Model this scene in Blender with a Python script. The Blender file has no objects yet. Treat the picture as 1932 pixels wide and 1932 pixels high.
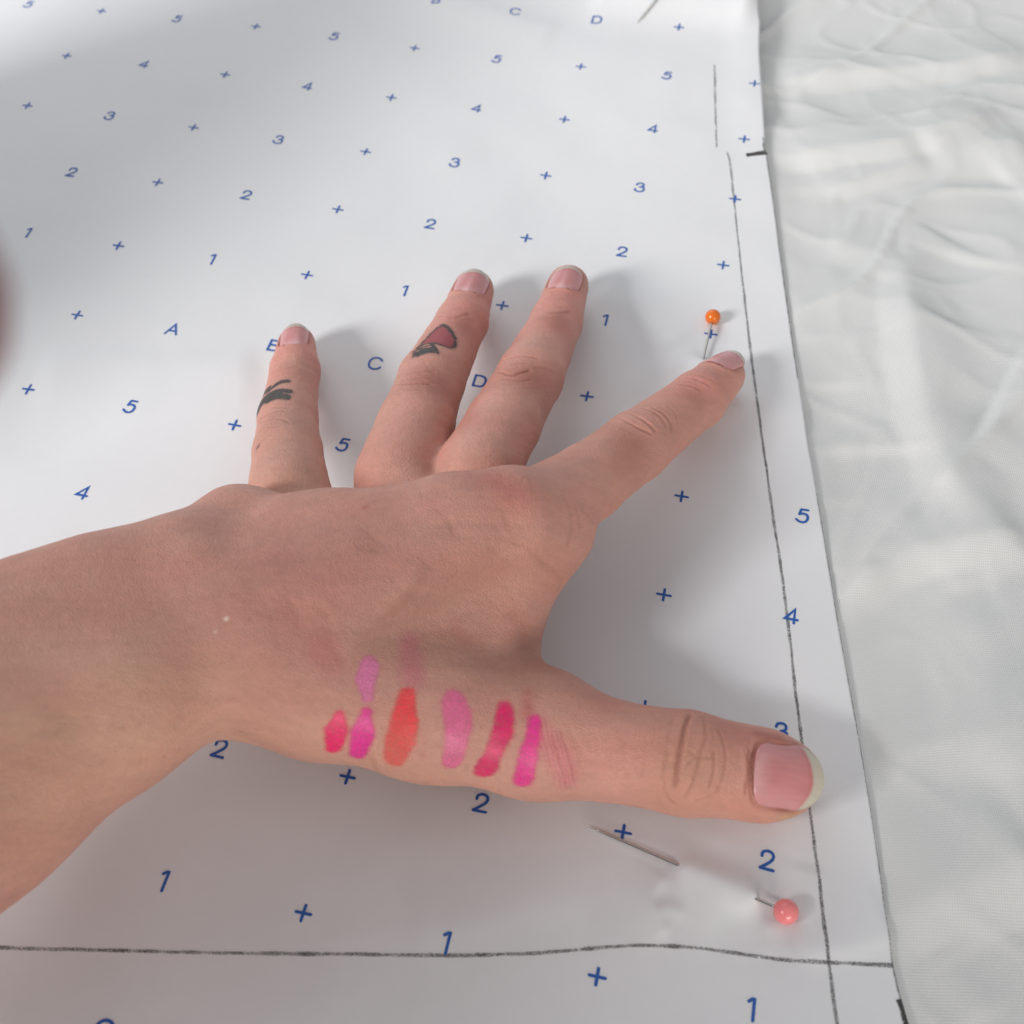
import bpy, bmesh, math, random
import numpy as np
from mathutils import Vector, Matrix
from mathutils.bvhtree import BVHTree

# ---------------------------------------------------------------- camera, world, lamps
MM = 0.001                                        # everything below is laid out in millimetres
ROT = np.array([[0.9752805, 0.2205658, -0.0133647],
                [0.1690622, -0.7837572, -0.5976141],
                [-0.1422879, 0.5805819, -0.8016725]])
EYE = np.array([179.0416, -208.5989, 202.5692])
FOC = 1.1582802
sc = bpy.context.scene
col = sc.collection
cam_d = bpy.data.cameras.new("camera")
cam = bpy.data.objects.new("camera", cam_d)
col.objects.link(cam)
M = Matrix.Identity(4)
for r in range(3):
    M[r][0] = ROT[0][r]; M[r][1] = -ROT[1][r]; M[r][2] = -ROT[2][r]; M[r][3] = EYE[r] * MM
cam.matrix_world = M
cam_d.sensor_width = 36.0
cam_d.sensor_fit = 'HORIZONTAL'
cam_d.lens = FOC * 36.0
cam_d.clip_start = 0.002
cam_d.clip_end = 20.0
cam_d.dof.use_dof = True
cam_d.dof.focus_distance = 0.235
cam_d.dof.aperture_fstop = 26.0
sc.camera = cam

world = bpy.data.worlds.new("World")
sc.world = world
world.use_nodes = True
bg = world.node_tree.nodes["Background"]
bg.inputs[0].default_value = (0.955, 0.975, 1.0, 1)
bg.inputs[1].default_value = 0.40

def area(name, target, direction, dist, size, power, color):
    d = bpy.data.lights.new(name, 'AREA')
    d.shape = 'RECTANGLE'
    d.size, d.size_y = size
    d.energy = power
    d.color = color
    o = bpy.data.objects.new(name, d)
    col.objects.link(o)
    v = Vector(direction).normalized()
    o.location = Vector(target) * MM + v * dist
    o.rotation_euler = v.to_track_quat('Z', 'Y').to_euler()
    return o

area("window_light", (120, -60, 0), (-0.60, -0.62, 0.50), 1.6, (0.40, 0.42), 24.0, (1.0, 0.99, 0.975))
area("far_fill_light", (110, 140, 0), (-0.45, 0.70, 0.62), 1.0, (0.9, 0.7), 3.0, (0.98, 0.99, 1.0))  # added soft fill, brightens the far paper and the finger gaps
area("near_fill_light", (110, -120, 20), (0.45, -0.85, 0.20), 1.5, (0.8, 0.4), 9.5, (1.0, 0.91, 0.82))  # added low warm fill, brightens the forearm and thumb
sc.view_settings.view_transform = 'Standard'
sc.view_settings.look = 'None'
sc.view_settings.exposure = 0.0
sc.view_settings.gamma = 1.0
rng = np.random.default_rng(7)
random.seed(7)

# ---------------------------------------------------------------- helpers
def ray(px, py):
    d = ROT.T @ np.array([(px - 966.0) / (FOC * 1932.0), (py - 966.0) / (FOC * 1932.0), 1.0])
    return d / np.linalg.norm(d)

def at(px, py, z=0.0):                            # the place at height z that the camera sees there
    d = ray(px, py)
    return EYE + d * ((z - EYE[2]) / d[2])

def smooth(e0, e1, x):
    t = np.clip((x - e0) / (e1 - e0), 0, 1)
    return t * t * (3 - 2 * t)

def seg_dist(X, Y, poly):
    """distance, signed side (+ left of the line) and running length to a polyline"""
    best = np.full(X.shape, 1e9); side = np.zeros(X.shape); run = np.zeros(X.shape)
    acc = 0.0
    for a, b in zip(poly[:-1], poly[1:]):
        d = b - a; L = math.hypot(d[0], d[1]) + 1e-9; d = d / L
        rx, ry = X - a[0], Y - a[1]
        t = np.clip(rx * d[0] + ry * d[1], 0, L)
        qx, qy = rx - t * d[0], ry - t * d[1]
        dd = np.hypot(qx, qy)
        s = d[0] * ry - d[1] * rx
        m = dd < best
        best = np.where(m, dd, best); side = np.where(m, np.sign(s), side); run = np.where(m, acc + t, run)
        acc += L
    return best, side, run, acc

def ridge(X, Y, px, A, wl, wr, p=2.0):
    poly = np.array([at(*q)[:2] for q in px])
    d, s, run, L = seg_dist(X, Y, poly)
    w = np.where(s > 0, wl, wr)
    fade = smooth(-0.01, 0.12, run / L) * smooth(-0.01, 0.12, 1 - run / L) * 0.75 + 0.25
    return A * np.exp(-(d / w) ** p) * fade

def vnoise(X, Y, s, seed):
    """smooth value noise with cell size s (mm)"""
    g = np.random.default_rng(seed).uniform(-1, 1, (64, 64))
    u, v = X / s + 500.3, Y / s + 500.7
    i, j = np.floor(u).astype(int), np.floor(v).astype(int)
    fu, fv = u - i, v - j
    fu, fv = fu * fu * fu * (fu * (6 * fu - 15) + 10), fv * fv * fv * (fv * (6 * fv - 15) + 10)
    G = lambda a, b: g[a % 64, b % 64]
    return (G(i, j) * (1 - fu) + G(i + 1, j) * fu) * (1 - fv) + (G(i, j + 1) * (1 - fu) + G(i + 1, j + 1) * fu) * fv

COEF = np.array([[-0.78, -0.92, -1.03, -1.07, -1.0, -0.82, -0.56, -0.29, -0.07, 0.05, 0.09, 0.09, 0.09, 0.1, 0.12, 0.13, 0.15, 0.15], [-0.53, -0.64, -0.73, -0.77, -0.68, -0.42, -0.17, -0.04, 0.01, 0.02, 0.03, 0.05, 0.08, 0.1, 0.1, 0.08, 0.04, -0.01], [-0.3, -0.33, -0.38, -0.41, -0.31, 0.04, 0.25, 0.18, 0.04, -0.04, -0.03, 0.03, 0.09, 0.11, 0.08, 0.02, -0.07, -0.17], [-0.08, -0.02, 0.03, 0.09, 0.23, 0.54, 0.57, 0.33, -0.02, -0.13, -0.06, 0.05, 0.12, 0.11, 0.04, -0.07, -0.2, -0.33], [0.14, 0.28, 0.45, 0.63, 0.76, 0.71, 0.56, 0.42, -0.05, -0.19, -0.04, 0.12, 0.15, 0.07, -0.06, -0.2, -0.34, -0.46], [0.38, 0.53, 0.71, 0.9, 0.89, 0.46, 0.4, 0.57, 0.16, -0.13, -0.01, 0.19, 0.14, -0.04, -0.24, -0.38, -0.47, -0.53], [0.65, 0.69, 0.74, 0.74, 0.52, 0.05, 0.26, 0.59, 0.26, -0.18, -0.18, 0.07, -0.03, -0.28, -0.49, -0.58, -0.56, -0.49], [0.88, 0.78, 0.62, 0.34, -0.05, -0.32, -0.05, 0.02, -0.35, -0.68, -0.68, -0.43, -0.41, -0.6, -0.76, -0.73, -0.56, -0.33], [1.03, 0.84, 0.56, 0.13, -0.35, -0.56, -0.48, -0.71, -1.06, -1.14, -0.96, -0.72, -0.67, -0.81, -0.91, -0.73, -0.4, -0.07], [1.05, 0.91, 0.7, 0.35, -0.13, -0.49, -0.61, -0.95, -1.28, -1.15, -0.81, -0.57, -0.55, -0.66, -0.66, -0.38, -0.04, 0.25], [0.96, 0.98, 0.97, 0.89, 0.62, 0.1, -0.38, -0.85, -1.07, -0.77, -0.29, -0.0, -0.1, -0.17, 0.11, 0.34, 0.46, 0.54], [0.82, 1.01, 1.2, 1.39, 1.38, 0.87, 0.1, -0.49, -0.59, -0.13, 0.47, 0.78, 0.54, 0.46, 0.97, 1.07, 0.92, 0.77], [0.69, 0.98, 1.27, 1.51, 1.55, 1.18, 0.57, 0.12, 0.13, 0.58, 1.14, 1.32, 1.12, 1.06, 1.35, 1.37, 1.18, 0.93], [0.57, 0.87, 1.16, 1.36, 1.4, 1.22, 0.93, 0.73, 0.8, 1.11, 1.45, 1.56, 1.49, 1.44, 1.46, 1.41, 1.24, 1.01], [0.46, 0.71, 0.94, 1.11, 1.2, 1.21, 1.19, 1.21, 1.31, 1.48, 1.62, 1.68, 1.66, 1.59, 1.49, 1.37, 1.2, 1.02], [0.35, 0.52, 0.68, 0.83, 0.99, 1.19, 1.41, 1.61, 1.74, 1.79, 1.79, 1.78, 1.75, 1.66, 1.5, 1.32, 1.15, 0.98]])

def paper_base(X, Y):
    u, v = X / 25.4, -Y / 25.4
    u = np.clip(u, -2.9, 9.9); v = np.clip(v, -6.9, 7.9)
    i, j = np.floor(u).astype(int), np.floor(v).astype(int)
    def w(t): return [(1 - t) ** 3 / 6, (3 * t ** 3 - 6 * t * t + 4) / 6, (-3 * t ** 3 + 3 * t * t + 3 * t + 1) / 6, t ** 3 / 6]
    wu, wv = w(u - i), w(v - j)
    z = 0
    for a in range(4):
        for b in range(4):
            z = z + wu[a] * wv[b] * COEF[np.clip(i - 1 + 4 + a, 0, 15), np.clip(j - 1 + 8 + b, 0, 17)]
    return z

PIN_PINK = [(1483, 1720, 2.3), (1440, 1702, 2.0), (1270, 1628, 1.9), (1102, 1555, 1.6)]
PIN_ORANGE = [(1345, 599, 2.2), (1329, 668, 1.5), (1308, 760, 0.4)]

def tent(X, Y, a, b, A0, A1, w):
    poly = np.array([at(*a)[:2], at(*b)[:2]])
    d, s, run, L = seg_dist(X, Y, poly)
    e = poly[1] - poly[0]; e /= L
    t = (X - poly[0][0]) * e[0] + (Y - poly[0][1]) * e[1]
    n = np.abs((X - poly[0][0]) * e[1] - (Y - poly[0][1]) * e[0])
    g = 1.7 + 0.9 * n
    f = smooth(-0.4, 1, t / g) * smooth(-0.4, 1, (L - t) / g)
    ww = w * (1 + 0.35 * vnoise(X, Y, 5.0, 6))
    return (A0 + (A1 - A0) * np.clip(t / L, 0, 1)) * f * np.exp(-(n / ww) ** 1.4)

def paper_h(X, Y):
    X = np.asarray(X, float); Y = np.asarray(Y, float)
    z = paper_base(X, Y)
    z = z + ridge(X, Y, [(1120, -20), (1238, 2), (1340, 12), (1440, 28)], 4.4, 9, 10)
    z = z + ridge(X, Y, [(820, -10), (960, 40), (1060, 60)], 0.7, 6, 9)
    z = z + tent(X, Y, PIN_PINK[1], PIN_PINK[2], 2.45, 1.75, 5.0)
    z = z + tent(X, Y, PIN_ORANGE[1], (1300, 800), 1.4, 1.4, 6.0)
    z = z - 0.9 * np.exp(-((X - at(1483, 1720)[0]) ** 2 + (Y - at(1483, 1720)[1]) ** 2) / 60.0)
    # puckers the pins pull into the sheet
    z = z + ridge(X, Y, [(1255, 1650), (1225, 1700), (1240, 1740), (1262, 1770)], 0.55, 1.2, 3.4, 1.5)
    z = z + ridge(X, Y, [(1235, 1722), (1260, 1716), (1290, 1730)], 0.35, 1.0, 1.6)
    z = z + ridge(X, Y, [(1440, 1752), (1462, 1746), (1470, 1720)], 0.35, 0.8, 1.6)
    z = z + ridge(X, Y, [(1500, 1800), (1600, 1788), (1690, 1765)], 0.8, 9, 2.2)
    z = z + ridge(X, Y, [(1500, 1735), (1525, 1700), (1535, 1640)], 0.4, 5, 2.0)
    z = z + ridge(X, Y, [(1290, 650), (1240, 600), (1190, 570), (1120, 545)], 0.7, 5, 7)
    z = z + ridge(X, Y, [(1325, 670), (1270, 690), (1180, 735)], 0.5, 3, 5)
    z = z + ridge(X, Y, [(1425, 790), (1480, 785), (1540, 790)], 0.35, 4, 6)
    z = z + ridge(X, Y, [(1120, 1690), (1000, 1700), (880, 1735), (760, 1760)], 0.5, 5, 10)
    z = z + ridge(X, Y, [(60, 700), (200, 690), (420, 700), (500, 690)], 0.9, 6, 12)
    z = z + 0.30 * vnoise(X, Y, 17, 3) + 0.48 * vnoise(X, Y, 41, 4) + 0.035 * vnoise(X, Y, 6, 5)
    return z

def on_paper(px, py, lift=0.0):
    p = at(px, py, 0.0)
    for _ in range(4):
        p = at(px, py, float(paper_h(p[0], p[1])) + lift)
    return p

def new_mesh(name, V, F, mat=None, parent=None, smooth_shade=True):
    me = bpy.data.meshes.new(name)
    V = np.asarray(V, np.float32) * MM
    if isinstance(F, np.ndarray) and F.ndim == 2:
        n, k = F.shape
        me.vertices.add(len(V)); me.vertices.foreach_set("co", V.ravel())
        me.loops.add(n * k); me.loops.foreach_set("vertex_index", F.ravel().astype(np.int32))
        me.polygons.add(n)
        me.polygons.foreach_set("loop_start", (np.arange(n) * k).astype(np.int32))
        me.polygons.foreach_set("loop_total", np.full(n, k, np.int32))
        me.update(calc_edges=True)
    else:
        me.from_pydata(V.tolist(), [], F)
    if smooth_shade:
        me.polygons.foreach_set("use_smooth", np.ones(len(me.polygons), bool))
    o = bpy.data.objects.new(name, me)
    col.objects.link(o)
    if mat: me.materials.append(mat)
    if parent: o.parent = parent
    return o

def tag(o, label, category):
    o["label"] = label; o["category"] = category
    return o

def material(name, base=(0.8, 0.8, 0.8), rough=0.6, **kw):
    m = bpy.data.materials.new(name)
    m.use_nodes = True
    b = m.node_tree.nodes["Principled BSDF"]
    b.inputs["Base Color"].default_value = (*base, 1)
    b.inputs["Roughness"].default_value = rough
    for k, v in kw.items():
        b.inputs[k.replace("_", " ")].default_value = v
    return m, m.node_tree, b

def node(nt, kind, **kw):
    n = nt.nodes.new(kind)
    for k, v in kw.items():
        if k.startswith("in_"):
            n.inputs[int(k[3:])].default_value = v
        else:
            setattr(n, k, v)
    return n

# ---------------------------------------------------------------- materials
def mat_paper():
    m, nt, b = material("paper_white", (0.81, 0.815, 0.83), 0.55)
    b.inputs["Specular IOR Level"].default_value = 0.35
    tc = node(nt, "ShaderNodeTexCoord")
    n1 = node(nt, "ShaderNodeTexNoise"); n1.inputs["Scale"].default_value = 2600; n1.inputs["Detail"].default_value = 3
    n2 = node(nt, "ShaderNodeTexNoise"); n2.inputs["Scale"].default_value = 420; n2.inputs["Detail"].default_value = 4
    ad = node(nt, "ShaderNodeMath", operation='ADD')
    bp = node(nt, "ShaderNodeBump"); bp.inputs["Strength"].default_value = 0.18; bp.inputs["Distance"].default_value = 0.00008
    L = nt.links.new
    L(tc.outputs["Object"], n1.inputs["Vector"]); L(tc.outputs["Object"], n2.inputs["Vector"])
    L(n1.outputs[0], ad.inputs[0]); L(n2.outputs[0], ad.inputs[1])
    L(ad.outputs[0], bp.inputs["Height"]); L(bp.outputs[0], b.inputs["Normal"])
    mx = node(nt, "ShaderNodeMix", data_type='RGBA')
    mx.inputs[6].default_value = (0.795, 0.80, 0.82, 1); mx.inputs[7].default_value = (0.82, 0.825, 0.845, 1)
    L(n2.outputs[0], mx.inputs[0]); L(mx.outputs[2], b.inputs["Base Color"])
    return m

def mat_cloth():
    m, nt, b = material("white_cotton", (0.66, 0.67, 0.665), 0.95)
    b.inputs["Specular IOR Level"].default_value = 0.12
    b.inputs["Sheen Weight"].default_value = 0.0
    L = nt.links.new
    tc = node(nt, "ShaderNodeTexCoord")
    mp = node(nt, "ShaderNodeMapping"); mp.inputs["Rotation"].default_value = (0, 0, math.radians(-12))
    L(tc.outputs["Object"], mp.inputs["Vector"])
    w1 = node(nt, "ShaderNodeTexWave", wave_type='BANDS', bands_direction='X'); w1.inputs["Scale"].default_value = 700; w1.inputs["Distortion"].default_value = 1.2; w1.inputs["Detail Scale"].default_value = 0.4
    w2 = node(nt, "ShaderNodeTexWave", wave_type='BANDS', bands_direction='Y'); w2.inputs["Scale"].default_value = 640; w2.inputs["Distortion"].default_value = 1.2; w2.inputs["Detail Scale"].default_value = 0.4
    for w in (w1, w2): L(mp.outputs[0], w.inputs["Vector"])
    mu = node(nt, "ShaderNodeMath", operation='ADD')
    L(w1.outputs["Fac"], mu.inputs[0]); L(w2.outputs["Fac"], mu.inputs[1])
    ns = node(nt, "ShaderNodeTexNoise"); ns.inputs["Scale"].default_value = 300; ns.inputs["Detail"].default_value = 5
    L(tc.outputs["Object"], ns.inputs["Vector"])
    ad = node(nt, "ShaderNodeMath", operation='ADD')
    L(mu.outputs[0], ad.inputs[0]); L(ns.outputs[0], ad.inputs[1])
    bp = node(nt, "ShaderNodeBump"); bp.inputs["Strength"].default_value = 0.28; bp.inputs["Distance"].default_value = 0.0001
    L(ad.outputs[0], bp.inputs["Height"]); L(bp.outputs[0], b.inputs["Normal"])
    mr = node(nt, "ShaderNodeMapRange"); mr.inputs[1].default_value = 0; mr.inputs[2].default_value = 2
    mx = node(nt, "ShaderNodeMix", data_type='RGBA')
    mx.inputs[6].default_value = (0.70, 0.705, 0.70, 1); mx.inputs[7].default_value = (0.77, 0.775, 0.77, 1)
    L(mu.outputs[0], mr.inputs[0]); L(mr.outputs[0], mx.inputs[0]); L(mx.outputs[2], b.inputs["Base Color"])
    return m

def mat_ink():
    m, nt, b = material("blue_ink", (0.018, 0.075, 0.29), 0.6)
    L = nt.links.new
    tc = node(nt, "ShaderNodeTexCoord")
    ns = node(nt, "ShaderNodeTexNoise"); ns.inputs["Scale"].default_value = 3500
    L(tc.outputs["Object"], ns.inputs["Vector"])
    mx = node(nt, "ShaderNodeMix", data_type='RGBA')
    mx.inputs[6].default_value = (0.010, 0.085, 0.38, 1); mx.inputs[7].default_value = (0.026, 0.145, 0.52, 1)
    L(ns.outputs[0], mx.inputs[0]); L(mx.outputs[2], b.inputs["Base Color"])
    return m

def mat_pencil(name, dark, lo, hi):
    """graphite caught on the grain of the paper: the strip shows only where the grain took it"""
    m, nt, b = material(name, dark, 0.55)
    L = nt.links.new
    tc = node(nt, "ShaderNodeTexCoord")
    ns = node(nt, "ShaderNodeTexNoise"); ns.inputs["Scale"].default_value = 3800; ns.inputs["Detail"].default_value = 3
    n2 = node(nt, "ShaderNodeTexNoise"); n2.inputs["Scale"].default_value = 420; n2.inputs["Detail"].default_value = 2
    at_ = node(nt, "ShaderNodeAttribute", attribute_name="across")
    ab = node(nt, "ShaderNodeMath", operation='ABSOLUTE'); L(at_.outputs["Fac"], ab.inputs[0])
    pw = node(nt, "ShaderNodeMath", operation='POWER'); pw.inputs[1].default_value = 3.0; L(ab.outputs[0], pw.inputs[0])
    s1 = node(nt, "ShaderNodeMath", operation='SUBTRACT'); L(ns.outputs[0], s1.inputs[0])
    sc_ = node(nt, "ShaderNodeMath", operation='MULTIPLY'); sc_.inputs[1].default_value = 0.30; L(pw.outputs[0], sc_.inputs[0])
    L(sc_.outputs[0], s1.inputs[1])
    s2 = node(nt, "ShaderNodeMath", operation='MULTIPLY_ADD'); s2.inputs[1].default_value = 0.5
    L(n2.outputs[0], s2.inputs[0]); L(s1.outputs[0], s2.inputs[2])
    mr = node(nt, "ShaderNodeMapRange"); mr.inputs[1].default_value = lo; mr.inputs[2].default_value = hi
    L(s2.outputs[0], mr.inputs[0]); L(mr.outputs[0], b.inputs["Alpha"])
    L(tc.outputs["Object"], ns.inputs["Vector"]); L(tc.outputs["Object"], n2.inputs["Vector"])
    return m

M_PAPER, M_CLOTH, M_INK = mat_paper(), mat_cloth(), mat_ink()
M_PENCIL = mat_pencil("graphite", (0.13, 0.127, 0.124), 0.46, 1.0)
M_PENCIL_SOFT = mat_pencil("graphite_light", (0.22, 0.22, 0.22), 0.46, 0.95)
M_PENCIL_HARD = mat_pencil("graphite_heavy", (0.05, 0.048, 0.045), 0.30, 0.62)
M_STEEL, _, _b = material("pin_steel", (0.72, 0.71, 0.68), 0.14, Metallic=1.0)
M_STEEL_PALE, _, _b = material("pin_steel_pale", (0.62, 0.61, 0.58), 0.5, Metallic=0.6)
M_STEEL_DULL, _, _b = material("pin_steel_dull", (0.42, 0.41, 0.39), 0.25, Metallic=1.0)
M_ORANGE, _, _b = material("orange_plastic", (0.80, 0.17, 0.008), 0.22); _b.inputs["Coat Weight"].default_value = 0.3
M_PINKHEAD, _, _b = material("pink_plastic", (0.95, 0.26, 0.265), 0.24); _b.inputs["Coat Weight"].default_value = 0.3

# ---------------------------------------------------------------- white cotton cloth
EDGE_PX = [(1420, -90), (1428, -20), (1430, 15), (1433, 45), (1432, 100), (1436, 160), (1441, 230), (1445, 285), (1452, 330), (1465, 420),
           (1478, 520), (1492, 620), (1507, 720), (1522, 820), (1541, 930), (1561, 1050), (1582, 1180), (1602, 1290),
           (1624, 1410), (1645, 1540), (1663, 1660), (1675, 1745), (1685, 1822), (1699, 1880), (1714, 1932), (1735, 2000), (1760, 2090)]
EDGE = np.array([on_paper(*q)[:2] for q in EDGE_PX])
eo = np.argsort(EDGE[:, 1])
EY, EX = EDGE[eo, 1], EDGE[eo, 0]

def edge_x(y): return np.interp(y, EY, EX)

def cloth_free(X, Y):
    z = -0.9 - 3.2 * smooth(40, 150, Y) - 0.5 * smooth(-60, 60, Y)
    R = lambda px, A, *a, **k: ridge(X, Y, px, A * 2.1, *a, **k)
    def fold(px, A, near, far):
        """a fold: a plane face falling on the right of the line to a sharp foot, a soft back on the left"""
        poly = np.array([at(*q)[:2] for q in px])
        d, sd, run, L = seg_dist(X, Y, poly)
        d = d + 0.5 * vnoise(X, Y, 7, 23) * smooth(0, 2, d)
        q = np.clip(1 - d / near, 0, 1)
        face = np.where(q > 0.75, q - (q - 0.75) ** 2 * 1.6, q)
        back = 0.9 * np.exp(-(d / far) ** 1.6)
        fade = smooth(-0.02, 0.22, run / L) * smooth(-0.02, 0.22, 1 - run / L) * 0.8 + 0.2
        end = np.exp(-(np.maximum(0, np.maximum(-run, run - L)) / 4) ** 2)
        return 1.2 * A * np.where(sd > 0, back, face) * fade * end
    z = z + fold([(1540, 1150), (1583, 1129), (1672, 1069), (1732, 1045), (1840, 1026), (1960, 1000)], 3.4, 6.5, 13)
    z = z + fold([(1770, 1110), (1835, 1082), (1960, 1035)], 1.2, 4, 7)
    z = z + fold([(1712, 500), (1718, 600), (1724, 680), (1745, 790), (1775, 870), (1806, 950), (1840, 1030)], 3.4, 7.5, 13)
    z = z + fold([(1555, 848), (1620, 842), (1690, 843), (1760, 852)], 1.1, 2.6, 8)
    z = z + fold([(1960, 640), (1910, 725), (1880, 785), (1842, 865)], 1.3, 2.2, 7)
    z = z + fold([(1435, 142), (1500, 136), (1587, 128), (1707, 117), (1800, 110), (1870, 98), (1960, 64)], 3.0, 7, 14)
    z = z + fold([(1440, 287), (1560, 282), (1690, 268), (1760, 245), (1830, 222), (1900, 190)], 2.8, 7, 13)
    z = z + fold([(1735, 276), (1811, 264), (1960, 264)], 2.2, 13, 9)
    z = z + fold([(1540, 352), (1609, 340), (1699, 315), (1765, 285)], 1.5, 4.5, 9)
    z = z + fold([(1640, 1745), (1700, 1722), (1780, 1688), (1870, 1645), (1970, 1590)], 3.2, 10, 15)
    z = z + fold([(1790, 1130), (1850, 1200), (1866, 1300), (1862, 1400), (1885, 1520)], 2.0, 11, 13)
    z = z + fold([(1560, 445), (1650, 470), (1740, 520)], 1.2, 8, 11)
    z = z + fold([(1640, 1440), (1720, 1402), (1800, 1398), (1960, 1375)], 1.2, 9, 12)
    z = z + R([(1780, 440), (1830, 400), (1945, 335)], -0.9, 13, 11)
    z = z + R([(1800, 620), (1812, 540), (1835, 470)], -0.8, 12, 12)
    z = z + R([(1560, 950), (1580, 1000), (1590, 1080)], -0.5, 9, 10)
    z = z + R([(1540, 720), (1560, 790), (1590, 830)], -0.5, 10, 10)
    z = z + R([(1760, 1800), (1800, 1860), (1850, 1932)], 0.5, 6, 7)
    z = -0.9 + (z + 0.9) * 1.0
    d, s, run, L = seg_dist(X, Y, np.array([(-88., -54.), (-108., -98.), (-120., -152.)]))
    z = z + (142 - 8 * run / L) * smooth(52, 28, d + 5 * vnoise(X, Y, 22, 15)) + 3 * vnoise(X, Y, 12, 16) * smooth(40, 20, d)     # unseen heap of cloth, added to cast the soft shadow at upper left
    # crumple: thin crisp creases wandering between soft facets
    wx, wy = X + 7 * vnoise(X, Y, 26, 17), Y + 7 * vnoise(X, Y, 26, 18)
    c1 = 1 - np.abs(vnoise(0.86 * wx - 0.5 * wy, (0.5 * wx + 0.86 * wy) * 0.55, 27, 19))
    c2 = 1 - np.abs(vnoise(0.3 * wx + 0.95 * wy, (0.95 * wx - 0.3 * wy) * 0.5, 19, 20))
    z = z + 1.15 * c1 ** 8 + 0.5 * c2 ** 9
    c3 = 1 - np.abs(vnoise(0.95 * wx + 0.3 * wy, 0.6 * (0.95 * wy - 0.3 * wx), 12, 24))
    z = z + 0.28 * c3 ** 8 + 0.09 * vnoise(wx, wy, 5, 25)
    z = z + 0.9 * vnoise(X, Y, 38, 11) + 0.25 * vnoise(X + 3, Y, 17, 12) + 0.03 * vnoise(X, Y, 7, 13)
    return z

xs = np.arange(-150, 345, 1.25); ys = np.arange(-250, 215, 1.25)
X, Y = np.meshgrid(xs, ys, indexing='ij')
inside = edge_x(Y) - X                                         # > 0 under the paper
zf = cloth_free(X, Y)
zp = paper_h(X, Y) - 0.7
k = smooth(-9, 3, inside)
Z = zf * (1 - k) + np.minimum(zp, zf + 1.5) * k
left_x = -20 - 0.5 * (Y + 20) * 0 + np.interp(Y, [-250, -180, 0, 110, 215], [60, 52, -22, -82, -120])
out = smooth(-2, -6, X - left_x)
Z = np.where((inside > -1.5) & (X > left_x - 4), np.minimum(Z, zp), Z)
Z = Z * (1 - out) + zf * out
n0, n1 = X.shape
ids = np.arange(n0 * n1).reshape(n0, n1)
F = np.stack([ids[:-1, :-1], ids[1:, :-1], ids[1:, 1:], ids[:-1, 1:]], -1).reshape(-1, 4)
cloth = new_mesh("cotton_cloth", np.stack([X, Y, Z], -1).reshape(-1, 3), F, M_CLOTH)
md = cloth.modifiers.new("thickness", 'SOLIDIFY'); md.thickness = 0.0003; md.offset = -1
tag(cloth, "rumpled plain white cotton cloth spread out under the pattern paper", "cloth")

# ---------------------------------------------------------------- pattern paper
ys = np.concatenate([np.arange(-245, -128, 0.9), np.arange(-128, -60, 0.9), np.arange(-60, 190, 1.1)])
us = np.concatenate([np.linspace(0, 0.45, 120, endpoint=False), np.linspace(0.45, 1.0, 210)])
U, Y = np.meshgrid(us, ys, indexing='ij')
ex = edge_x(Y)
rag = 0.09 * vnoise(Y * 0 + 1, Y, 1.7, 21) + 0.10 * vnoise(Y * 0 + 1, Y, 6, 22)
lx = np.interp(Y, [-250, -180, 0, 110, 215], [60, 52, -22, -82, -120])
X = lx + U * (ex - lx) + rag * (U > 0.9999)
Z = paper_h(X, Y)
Z = Z + 0.7 * smooth(12, 0, ex - X) * (smooth(30, 120, Y) + 0.15)          # the cut edge lifts a little
def paper_top(x, y):
    x = np.asarray(x, float); y = np.asarray(y, float)
    return paper_h(x, y) + 0.7 * smooth(12, 0, edge_x(y) - x) * (smooth(30, 120, y) + 0.15)
n0, n1 = X.shape
ids = np.arange(n0 * n1).reshape(n0, n1)
F = np.stack([ids[:-1, :-1], ids[1:, :-1], ids[1:, 1:], ids[:-1, 1:]], -1).reshape(-1, 4)
paper = new_mesh("pattern_paper", np.stack([X, Y, Z], -1).reshape(-1, 3), F, M_PAPER)
md = paper.modifiers.new("thickness", 'SOLIDIFY'); md.thickness = 0.00012; md.offset = -1
tag(paper, "white dressmaking pattern paper printed with blue numbers, letters and crosses", "paper")

# printed characters: one small ink shape each, lying on the sheet
def curve(pts, n=3):
    p = np.array(pts, float)
    for _ in range(n):
        q = [p[0]]
        for a, b in zip(p[:-1], p[1:]):
            q += [a * 0.75 + b * 0.25, a * 0.25 + b * 0.75]
        q.append(p[-1]); p = np.array(q)
    return p

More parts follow.
